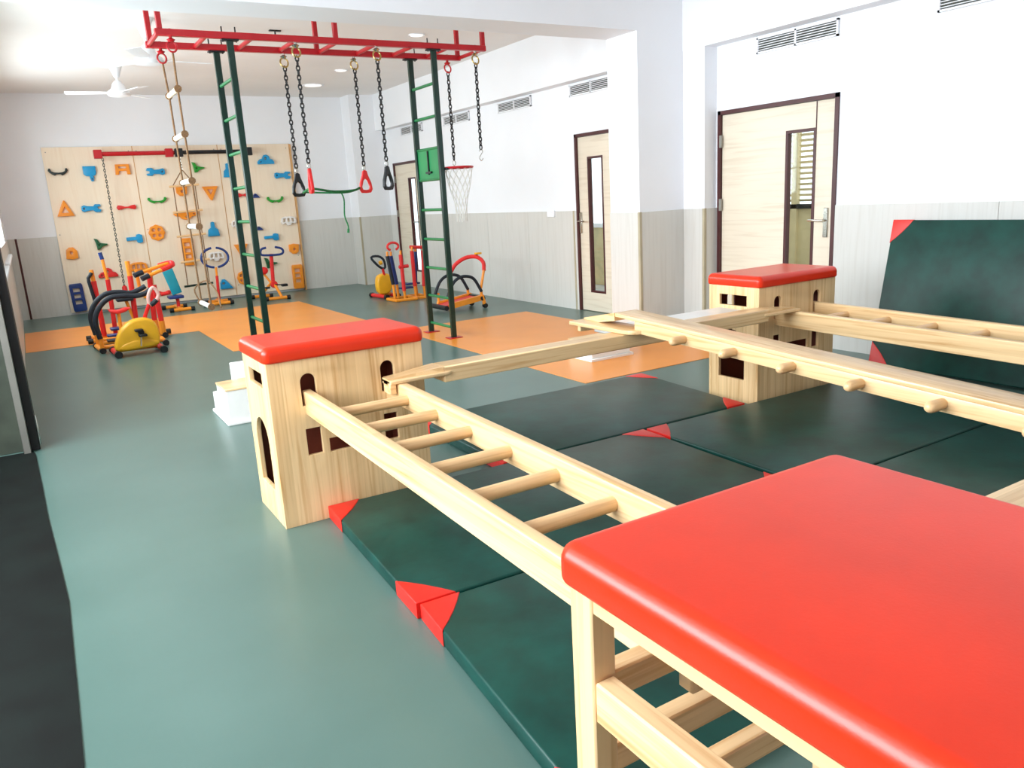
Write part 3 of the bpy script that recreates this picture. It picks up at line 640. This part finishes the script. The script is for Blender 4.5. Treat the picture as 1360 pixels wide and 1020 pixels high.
    if s == 'dome': return [[(-.5, -.5), (.5, -.5), (.3, -.15), (.1, .2), (-.1, .5), (-.3, .48), (-.45, .15)], C(-.22, .08, .12, 8)]
HOLDS = [('wave', 'black', 0.61, 2.1, 0.26, 0.1, 0), ('paddle', 'blue', 1.02, 2.06, 0.17, 0.22, 0), ('aframe', 'orange', 1.47, 2.11, 0.21, 0.15, 0), ('tri', 'orange', 0.61, 1.58, 0.23, 0.23, 0), ('wrench', 'blue', 0.96, 1.56, 0.27, 0.12, 0), ('bone', 'red', 1.44, 1.55, 0.28, 0.07, 0), ('pick', 'orange', 0.59, 0.92, 0.16, 0.18, 0), ('tri3', 'dgreen', 1.0, 1.03, 0.19, 0.17, 0), ('hammer', 'blue', 1.48, 1.07, 0.23, 0.14, 0), ('cloud', 'red', 1.03, 0.59, 0.27, 0.15, 0), ('slots', 'navy', 0.57, 0.26, 0.18, 0.42, 2), ('fan', 'orange', 1.47, 0.63, 0.27, 0.16, 0), ('wrench', 'blue', 1.93, 2.06, 0.27, 0.12, 180), ('wave', 'green', 1.89, 1.63, 0.28, 0.09, 0), ('gear', 'orange', 1.81, 1.14, 0.23, 0.24, 0), ('tri3', 'green', 2.56, 2.11, 0.2, 0.16, 0), ('pick', 'orange', 2.27, 1.76, 0.17, 0.16, 180), ('cloud', 'orange', 2.28, 1.37, 0.37, 0.12, 180), ('slots', 'orange', 2.23, 0.81, 0.17, 0.43, 0), ('tri', 'orange', 2.7, 1.7, 0.24, 0.22, 180), ('bottle', 'blue', 2.66, 1.14, 0.18, 0.23, 0), ('fan', 'white', 2.65, 0.7, 0.26, 0.15, 0), ('dome', 'blue', 2.75, 0.24, 0.21, 0.16, 0), ('bone', 'red', 1.78, 0.2, 0.2, 0.07, 0), ('pick', 'orange', 1.54, 0.21, 0.14, 0.15, 0), ('bottle', 'blue', 3.01, 2.05, 0.14, 0.22, 0), ('bone', 'red', 3.2, 1.65, 0.19, 0.07, 0), ('dome', 'navy', 3.42, 1.63, 0.11, 0.07, 0), ('cloud', 'blue', 3.64, 2.2, 0.27, 0.16, 0), ('wrench', 'blue', 3.89, 1.94, 0.27, 0.12, 0), ('wave', 'green', 3.72, 1.55, 0.28, 0.1, 0), ('fan', 'white', 3.90, 1.19, 0.27, 0.15, 0), ('fan', 'white', 3.04, 1.19, 0.17, 0.13, 0), ('dome', 'navy', 3.41, 1.1, 0.11, 0.06, 0), ('hammer', 'blue', 3.58, 0.94, 0.24, 0.12, 0), ('pick', 'orange', 3.94, 0.72, 0.17, 0.17, 180), ('tri', 'orange', 3.06, 0.76, 0.22, 0.21, 180), ('tri3', 'dgreen', 3.51, 0.52, 0.23, 0.18, 0), ('gear', 'orange', 3.03, 0.31, 0.19, 0.22, 0), ('slots', 'orange', 3.95, 0.24, 0.18, 0.41, 0)]
SN = {'tri': 'triangular', 'wave': 'wavy bar-shaped', 'paddle': 'paddle-shaped', 'aframe': 'stool-shaped', 'wrench': 'spanner-shaped', 'bone': 'bone-shaped', 'pick': 'rounded', 'tri3': 'three-pointed', 'hammer': 'hammer-shaped', 'cloud': 'cloud-shaped', 'slots': 'slotted block', 'fan': 'crown-shaped', 'gear': 'round button', 'bottle': 'bottle-shaped', 'dome': 'hump-shaped'}
CM = {'black': 'hold_black', 'red': 'hold_red', 'white': 'hold_white'}; CN = {'dgreen': 'dark green', 'navy': 'dark blue'}
for (s, c, x, z, ww, hh, rot) in HOLDS:
    dep = .05; ca, sa = math.cos(math.radians(rot)), math.sin(math.radians(rot))
    loops = [[(x+(a*ww*ca-b*hh*sa), z+(a*ww*sa+b*hh*ca)) for a, b in L] for L in shape(s)]
    f = flat(loops, dep, .006, M_FRONT, 1); bmesh.ops.translate(f, verts=f.verts[:], vec=(0, 13.645-dep/2, 0))
    pn = panels[0 if x < PJ[1] else 1 if x < PJ[2] else 2]
    ob('climbing_hold', f, CM.get(c, c), pn, '%s %s climbing hold' % (CN.get(c, c), SN[s])).location = (0, 0, 0)
# horizontal bar on the climbing wall
wbz, wby = 2.325, 13.40
wbar = thing('wall_bar', 'red and black pull bar fixed across the top of the climbing wall', 'pull bar', (2.2, 13.5, wbz))
ob('red_tube', tube([(1.13, wby, wbz), (2.2, wby, wbz)], .032, 12), 'red_metal', wbar); ob('black_tube', tube([(2.2, wby, wbz), (3.34, wby, wbz)], .03, 12), 'black', wbar)
for (x, mt) in ((1.15, 'red_metal'), (2.13, 'red_metal'), (2.27, 'black'), (3.32, 'black')):
    ob('bracket', box(x-.055, x+.055, wby-.05, wby+.05, wbz-.065, wbz+.06, .006), mt, wbar)
for x in (1.15, 3.32): ob('wall_arm', box(x-.025, x+.025, wby+.04, 13.644, wbz-.03, wbz+.03, .004), 'red_metal' if x < 2 else 'black', wbar)
hc_ = thing('hanging_chain', 'long thin chain hanging from the red end of the wall bar', 'chain', (1.2, wby, wbz))
ob('chain', chain(1.205, wby, .36, wbz-.06, .012, .0055), 'vent_dark', hc_); ob('grip', lathe(newbm(), [(.02, -.05), (.04, -.03), (.035, .03), (.015, .05)], (1.205, wby, .34)), 'hold_red', hc_)
r2 = thing('rope_ladder', 'thin rope ladder hanging from the wall bar before the climbing wall', 'rope ladder', (2.28, wby, wbz))
ob('top_loop', chain(2.28, wby, 2.06, wbz-.06, .012, .0055), 'chrome', r2)
for s in (-1, 1): ob('rope', tube([(2.28, wby, 2.07), (2.28+s*.16, wby, 1.84), (2.28+s*.165, wby, .30)], .008, 6), 'rope', r2)
for z in (1.82, 1.43, 1.06, .66, .28):
    ob('rung', tube([(2.06, wby, z), (2.50, wby, z+.02)], .017, 8), 'dowel' if z > .3 else 'green_metal', r2)

# ================================================================== children's exercise machines
def foot(o, p, q, r=.026, mat='orange'):
    p, q = Vector(p), Vector(q); d = (q-p).normalized(); f = ob('foot_tube', tube([p, q], r, 10), mat, o)
    for (a, s) in ((p, -1), (q, 1)): ob('end_cap', tube([a-d*s*.02, a+d*s*.035], r*1.28, 10), 'black', f)
    return f
def T(o, name, pts, r, mat, sm=0, seg=9, closed=False): return ob(name, tube(smoothpts(pts, sm, closed) if sm else pts, r, seg, closed), mat, o)
def arcpts(c, rx, rz, a0, a1, n=14): return [(c[0]+rx*math.cos(math.radians(a0+(a1-a0)*k/n)), c[1], c[2]+rz*math.sin(math.radians(a0+(a1-a0)*k/n))) for k in range(n+1)]
G = "children's exercise machines"
# --- yellow exercise bike in front
k1 = thing('exercise_bike', "children's exercise bike with yellow half-round housing, on the left", 'exercise bike', (.85, 9.1, 0), G)
hs = [(.623, .079), (.646, .185), (.695, .272), (.777, .347), (.866, .375), (.959, .371), (1.025, .33), (1.057, .247), (1.058, .158), (1.042, .097), (.987, .072), (.876, .065), (.732, .055)]
hs = [(p.x, p.y) for p in smoothpts([(a, b, 0) for a, b in hs], 3, True)]
f = flat([hs], .15, .03, M_FRONT, 3); bmesh.ops.translate(f, verts=f.verts[:], vec=(0, 8.97, 0)); hsg = ob('housing', f, 'yellow', k1)
lowr = [(.64, .085), (.70, .135), (.80, .165), (.93, .165), (1.04, .135), (1.04, .10), (.98, .078), (.87, .072), (.73, .062)]
f = flat([lowr], .165, .02, M_FRONT, 2); bmesh.ops.translate(f, verts=f.verts[:], vec=(0, 8.97, 0)); ob('lower_cover', f, 'yellow', hsg)
T(k1, 'crank', [(.88, 8.86, .235), (.86, 8.85, .10)], .008, 'chrome')
ob('pedal', box(.85, .93, 8.80, 8.89, .20, .225, .006), 'black', k1); ob('pedal', box(.82, .90, 8.80, 8.88, .255, .28, .006), 'black', k1)
ob('hub', lathe(newbm(), [(.03, -.05), (.03, .02)], (.88, 8.90, .24), 'Y', 10), 'black', k1)
foot(k1, (.625, 9.28, .035), (.64, 8.90, .035), .03, 'hold_red'); foot(k1, (1.06, 9.28, .035), (1.07, 8.88, .035), .03, 'hold_red')
T(k1, 'base_tube', [(.63, 9.12, .05), (1.06, 9.12, .05)], .025, 'orange')
T(k1, 'stem', [(.95, 9.05, .06), (.945, 9.05, .23), (.96, 9.03, .384), (1.015, 9.0, .505)], .02, 'hold_red')
hl = [(1.075, 9.0, .672), (1.116, 9.0, .604), (1.092, 9.0, .543), (1.027, 9.0, .495), (1.013, 9.0, .552), (1.031, 9.0, .621)]
T(k1, 'handlebar', hl, .018, 'pink', 4, 9, True); T(k1, 'grip', [(1.092, 9.0, .543), (1.06, 9.0, .513), (1.027, 9.0, .495)], .026, 'black_foam')
sd = flat([[(.633, .478), (.64, .455), (.67, .432), (.74, .43), (.80, .445), (.845, .475), (.80, .482), (.72, .462)]], .13, .012, M_FRONT, 2); bmesh.ops.translate(sd, verts=sd.verts[:], vec=(0, 9.16, 0)); ob('saddle', sd, 'hold_red', k1)
T(k1, 'seat_post', [(.72, 9.15, .06), (.725, 9.15, .44)], .018, 'orange')
# --- walker with black curved handles
k2 = thing('exercise_walker', "children's walker with two curved black foam handles, behind the yellow bike", 'exercise machine', (.8, 9.55, 0), G)
h1 = [(.514, 9.75, .16), (.493, 9.75, .327), (.519, 9.75, .44), (.594, 9.75, .539), (.692, 9.75, .595), (.814, 9.75, .598), (.918, 9.75, .578), (.998, 9.75, .595), (1.09, 9.75, .636)]
h2 = [(.527, 9.35, .16), (.508, 9.35, .326), (.533, 9.35, .435), (.605, 9.35, .531), (.7, 9.35, .584), (.824, 9.35, .586), (.933, 9.35, .574), (1.025, 9.35, .588), (1.092, 9.35, .63)]
for h in (h1, h2): T(k2, 'curved_handle', h, .027, 'black_foam', 5, 10)
for (x, y) in ((.517, 9.75), (.53, 9.35)): T(k2, 'handle_post', [(x, y, .03), (x, y, .2)], .022, 'orange')
foot(k2, (.50, 9.80, .03), (.53, 9.36, .03)); foot(k2, (1.17, 9.80, .03), (1.16, 9.36, .03))
for y in (9.42, 9.75): T(k2, 'side_tube', [(.52, y, .055), (1.16, y, .055)], .022, 'orange')
ob('step_plate', box(.60, .86, 9.5, 9.62, .09, .115, .006), 'black', k2); ob('step_plate', box(.62, .88, 9.68, 9.8, .12, .145, .006), 'navy', k2)
# --- press machine
k3 = thing('press_machine', "children's press machine with red posts and orange arms with black grips", 'exercise machine', (1.1, 9.95, 0), G)
for (x0, x1, y, zt) in ((.972, .987, 10.12, .74), (1.172, 1.192, 10.12, .73), (1.225, 1.205, 9.98, .62)):
    T(k3, 'post', [(x0, y, .04), (x0, y, .25), (x1, y, zt)], .03, 'hold_red'); T(k3, 'post_sleeve', [(x0, y, .03), (x0, y, .2)], .035, 'orange')
T(k3, 'post_top', [(.987, 10.12, .72), (.982, 10.12, .91)], .027, 'orange'); T(k3, 'post_top', [(1.192, 10.12, .7), (1.20, 10.12, .80)], .022, 'orange')
for (a, b, c) in (((1.42, 10.0, .86), (1.106, 9.92, .782), (1.008, 9.9, .754)), ((1.41, 9.9, .825), (1.156, 9.84, .742), (1.072, 9.82, .714))):
    T(k3, 'arm', [a, b], .02, 'orange'); T(k3, 'grip', [b, c], .03, 'black_foam')
T(k3, 'elbow', [(1.29, 10.0, .835), (1.42, 10.0, .86), (1.44, 9.95, .845), (1.41, 9.9, .825), (1.30, 9.88, .79)], .027, 'hold_red', 3)
foot(k3, (.96, 10.25, .03), (1.31, 10.25, .03)); foot(k3, (1.25, 10.25, .035), (1.24, 9.95, .035)); T(k3, 'base_tube', [(.972, 10.12, .05), (1.24, 10.12, .05)], .024, 'orange')
ob('seat_pad', box(.80, .98, 10.05, 10.2, .46, .50, .015, 2), 'black_foam', k3); T(k3, 'seat_post', [(.95, 10.12, .25), (.90, 10.12, .47)], .018, 'orange')
T(k3, 'back_post', [(1.075, 10.2, .60), (1.07, 10.2, .8)], .02, 'orange')
# --- stepper
k4 = thing('stepper', "children's stepper with a tall blue-tipped pole, farthest left of the machines", 'exercise machine', (.68, 10.4, 0), G)
T(k4, 'pole', [(.757, 10.4, .03), (.766, 10.4, .368), (.771, 10.4, .703)], .026, 'hold_red'); T(k4, 'pole_top', [(.771, 10.4, .69), (.75, 10.4, .97)], .018, 'orange'); T(k4, 'tip', [(.752, 10.4, .94), (.738, 10.4, 1.02)], .022, 'navy')
T(k4, 'pole', [(.634, 10.4, .05), (.634, 10.4, .189), (.622, 10.4, .701)], .03, 'hold_red'); T(k4, 'pole_top', [(.622, 10.4, .69), (.617, 10.4, .83)], .024, 'orange')
T(k4, 'side_grip', [(.615, 10.36, .80), (.572, 10.36, .74), (.571, 10.36, .70), (.60, 10.36, .47)], .02, 'black_foam')
foot(k4, (.48, 10.5, .03), (.86, 10.5, .03)); foot(k4, (.48, 10.2, .03), (.86, 10.2, .03)); T(k4, 'base_tube', [(.68, 10.2, .05), (.68, 10.5, .05)], .022, 'orange')
ob('step_plate', box(.70, .95, 10.22, 10.36, .12, .15, .008), 'navy', k4)
# --- incline bench
k5 = thing('incline_bench', "children's incline bench with a turquoise backrest, by the climbing wall", 'exercise bench', (1.85, 12.9, 0), G)
bk = flat([[(-.07, -.21), (.07, -.21), (.075, .2), (.05, .23), (-.05, .23), (-.075, .2)]], .05, .015, M_FRONT, 2)
bk.transform(Matrix.Translation((1.775, 12.6, .455))@Matrix.Rotation(.0, 4, 'Z')@Matrix.Rotation(.26, 4, 'Y').inverted()@Matrix.Rotation(.12, 4, 'X')); bk_ = ob('backrest', bk, 'teal_vinyl', k5)
ob('head_rest', box(1.66, 1.80, 12.56, 12.64, .66, .73, .02, 2), 'pink', k5); ob('seat', box(1.69, 1.90, 12.5, 12.72, .19, .235, .015, 2), 'navy', k5)
T(k5, 'seat_post', [(1.82, 12.62, .03), (1.82, 12.62, .2)], .024, 'hold_red'); T(k5, 'back_post', [(1.83, 12.70, .1), (1.74, 12.68, .6)], .018, 'orange'); T(k5, 'base_tube', [(1.82, 12.45, .045), (1.82, 12.95, .045)], .024, 'orange')
foot(k5, (1.70, 12.45, .032), (1.98, 12.45, .032)); foot(k5, (1.66, 12.95, .032), (1.95, 12.95, .032))
T(k5, 'side_bar', [(1.60, 12.6, .27), (1.70, 12.6, .28)], .028, 'hold_red')
# --- twister with ring handle
k6 = thing('twister', "children's twister with a blue ring handle on a thin pole", 'exercise machine', (2.45, 12.9, 0), G)
T(k6, 'ring_handle', arcpts((2.485, 12.9, .72), .2, .15, 100, 262), .018, 'navy', 0); T(k6, 'ring_handle', arcpts((2.485, 12.9, .72), .2, .15, -82, 80), .018, 'navy', 0)
T(k6, 'pole', [(2.46, 12.9, .03), (2.477, 12.9, .44)], .022, 'hold_red'); T(k6, 'pole_top', [(2.477, 12.9, .43), (2.48, 12.9, .57)], .017, 'orange')
foot(k6, (2.22, 12.7, .032), (2.60, 12.7, .032)); foot(k6, (2.30, 13.05, .032), (2.64, 13.05, .032)); T(k6, 'base_tube', [(2.46, 12.7, .05), (2.46, 13.05, .05)], .03, 'orange')
# --- red bike
k7 = thing('exercise_bike', "children's exercise bike with red post and dark bullhorn handlebar, by the right climbing panel", 'exercise bike', (3.26, 12.8, 0), G)
T(k7, 'handlebar', [(3.243, 12.75, .813), (3.17, 12.75, .795), (3.149, 12.75, .73), (3.2, 12.75, .699), (3.45, 12.75, .692), (3.508, 12.75, .735), (3.478, 12.75, .785), (3.386, 12.75, .813)], .018, 'navy', 3)
T(k7, 'post', [(3.30, 12.8, .22), (3.325, 12.8, .71)], .03, 'hold_red'); T(k7, 'frame_leg', [(3.30, 12.8, .28), (3.14, 13.05, .05)], .022, 'orange'); T(k7, 'frame_leg', [(3.30, 12.8, .28), (3.33, 12.5, .05)], .022, 'orange')
foot(k7, (3.10, 12.5, .032), (3.43, 12.5, .032)); foot(k7, (3.02, 13.05, .032), (3.30, 13.05, .032))
sd = flat([circ(3.2, .45, .065, .06, 14)], .12, .03, M_FRONT, 2); bmesh.ops.translate(sd, verts=sd.verts[:], vec=(0, 12.9, 0)); ob('saddle', sd, 'hold_red', k7); T(k7, 'seat_post', [(3.2, 12.92, .4), (3.28, 12.85, .25)], .018, 'orange')
ob('hub', lathe(newbm(), [(.05, -.04), (.06, 0), (.05, .04)], (3.30, 12.75, .23), 'Y', 12), 'hold_red', k7); T(k7, 'crank', [(3.30, 12.7, .23), (3.42, 12.7, .215)], .009, 'black'); ob('pedal', box(3.40, 3.49, 12.64, 12.73, .19, .23, .006), 'black', k7); ob('pedal', box(3.16, 3.23, 12.74, 12.82, .17, .2, .006), 'black', k7)
# --- yellow bike on the right
k8 = thing('exercise_bike', "children's exercise bike with a small round yellow housing by the right wall", 'exercise bike', (4.5, 11.15, 0), G)
hs = [(4.403, .24), (4.437, .337), (4.537, .372), (4.618, .331), (4.64, .194), (4.594, .084), (4.494, .061), (4.414, .104)]
hs = [(p.x, p.y) for p in smoothpts([(a, b, 0) for a, b in hs], 4, True)]
f = flat([hs], .14, .03, M_FRONT, 3); bmesh.ops.translate(f, verts=f.verts[:], vec=(0, 11.17, 0)); ob('housing', f, 'yellow', k8)
T(k8, 'handlebar', [(4.335, 11.1, .625), (4.443, 11.1, .635), (4.525, 11.1, .575), (4.54, 11.1, .46), (4.48, 11.1, .457), (4.397, 11.1, .531)], .018, 'black_foam', 3, 9, True)
T(k8, 'stem', [(4.50, 11.1, .45), (4.524, 11.12, .34)], .02, 'hold_red'); T(k8, 'display', [(4.45, 11.09, .53), (4.49, 11.09, .54)], .03, 'yellow')
foot(k8, (4.43, 11.45, .033), (4.47, 10.98, .033), .03, 'hold_red'); foot(k8, (4.63, 11.4, .033), (4.66, 11.0, .033), .03, 'hold_red'); T(k8, 'base_tube', [(4.45, 11.2, .05), (4.64, 11.2, .05)], .025, 'orange')
# --- double walker on the right
k9 = thing('exercise_walker', "children's air walker with red and blue posts, left of the treadmill", 'exercise machine', (4.65, 10.7, 0), G)
for (a, b, mt) in (((4.392, 10.62, .659), (4.444, 10.62, .246), 'black_foam'), ((4.472, 10.68, .652), (4.526, 10.68, .237), 'navy'), ((4.567, 10.55, .665), (4.576, 10.55, .144), 'hold_red'), ((4.77, 10.6, .70), (4.772, 10.6, .189), 'hold_red'), ((4.863, 10.68, .68), (4.824, 10.68, .228), 'navy'), ((4.948, 10.6, .69), (4.917, 10.6, .174), 'hold_red')):
    T(k9, 'post', [a, b], .027, mt); T(k9, 'post_base', [(b[0], b[1], b[2]+.02), (b[0]+.008, b[1], .03)], .02, 'orange'); T(k9, 'post_top', [(a[0], a[1], a[2]-.01), (a[0]+.005, a[1], a[2]+.06)], .016, 'orange')
T(k9, 'ring_handle', arcpts((4.49, 10.62, .785), .085, .055, -60, 240), .017, 'hold_red'); T(k9, 'bar_handle', [(4.755, 10.62, .755), (4.95, 10.62, .735)], .026, 'hold_red'); T(k9, 'clamp', [(4.53, 10.55, .49), (4.67, 10.55, .495)], .026, 'hold_red')
T(k9, 'base_loop', [(4.40, 10.78, .025), (4.42, 10.48, .025), (4.72, 10.45, .025), (4.76, 10.5, .025), (4.74, 10.8, .025)], .022, 'orange', 0, 9, True)
T(k9, 'base_loop', [(4.76, 10.85, .025), (4.74, 10.52, .025), (4.93, 10.5, .025), (4.96, 10.85, .025)], .022, 'orange', 0, 9, True)
ob('step_plate', box(4.56, 4.76, 10.62, 10.74, .16, .185, .006), 'navy', k9); ob('step_plate', box(4.70, 4.92, 10.72, 10.84, .20, .225, .006), 'navy', k9)
# --- treadmill
k10 = thing('treadmill', "children's treadmill with red belt and black arched handrails", 'treadmill', (4.68, 9.06, 0), G)
def inc(x): return .075+(x-4.40)*.13
def ramp_box(x0, x1, y0, y1, d0, d1):
    b = box(x0, x1, y0, y1, 0, 1)
    for v in b.verts: v.co.z = inc(v.co.x)+(d1 if v.co.z > .5 else d0)
    return b
ob('belt', ramp_box(4.40, 4.93, 8.93, 9.19, -.03, .006), 'hold_red', k10)
for y in (8.87, 9.20): ob('side_rail', ramp_box(4.46, 4.95, y, y+.055, -.04, .028), 'orange', k10)
for (x, y0, y1) in ((4.40, 8.86, 9.27), (4.93, 8.85, 9.28)): ob('roller', tube([(x, y0, inc(x)-.012), (x, y1, inc(x)-.012)], .032, 12), 'black', k10)
for y in (8.87, 9.235):
    T(k10, 'front_leg', [(4.93, y, .17), (4.955, y, .05)], .024, 'orange'); ob('wheel', lathe(newbm(), [(.03, -.025), (.034, 0), (.03, .025)], (4.96, y, .034), 'Y', 12), 'black', k10)
    T(k10, 'rear_leg', [(4.47, y, .11), (4.45, y, .02)], .018, 'orange'); T(k10, 'rail_post', [(4.48, y+.01, .08), (4.485, y+.01, .22)], .017, 'orange'); T(k10, 'rail_post', [(4.925, y+.01, .13), (4.92, y+.01, .24)], .019, 'orange')
    a1 = [(4.43, y, .20), (4.50, y, .34), (4.585, y, .415), (4.70, y, .437), (4.82, y, .39), (4.92, y, .22)]
    T(k10, 'arched_handrail', a1, .02, 'black_foam', 4)
rp = [(4.68, 9.25, .455), (4.74, 9.20, .565), (4.85, 9.12, .645), (4.95, 9.0, .655), (5.0, 8.92, .585), (4.98, 8.88, .483)]
T(k10, 'red_handle', rp, .026, 'hold_red', 4); T(k10, 'handle_post', [(4.68, 9.25, .46), (4.66, 9.25, .40)], .017, 'orange'); T(k10, 'handle_post', [(4.98, 8.88, .49), (4.92, 8.88, .26)], .017, 'orange')
ob('display', box(4.93, 5.02, 8.97, 9.03, .685, .71, .008), 'yellow', k10); T(k10, 'display_stem', [(4.95, 9.0, .65), (4.955, 9.0, .69)], .016, 'black')
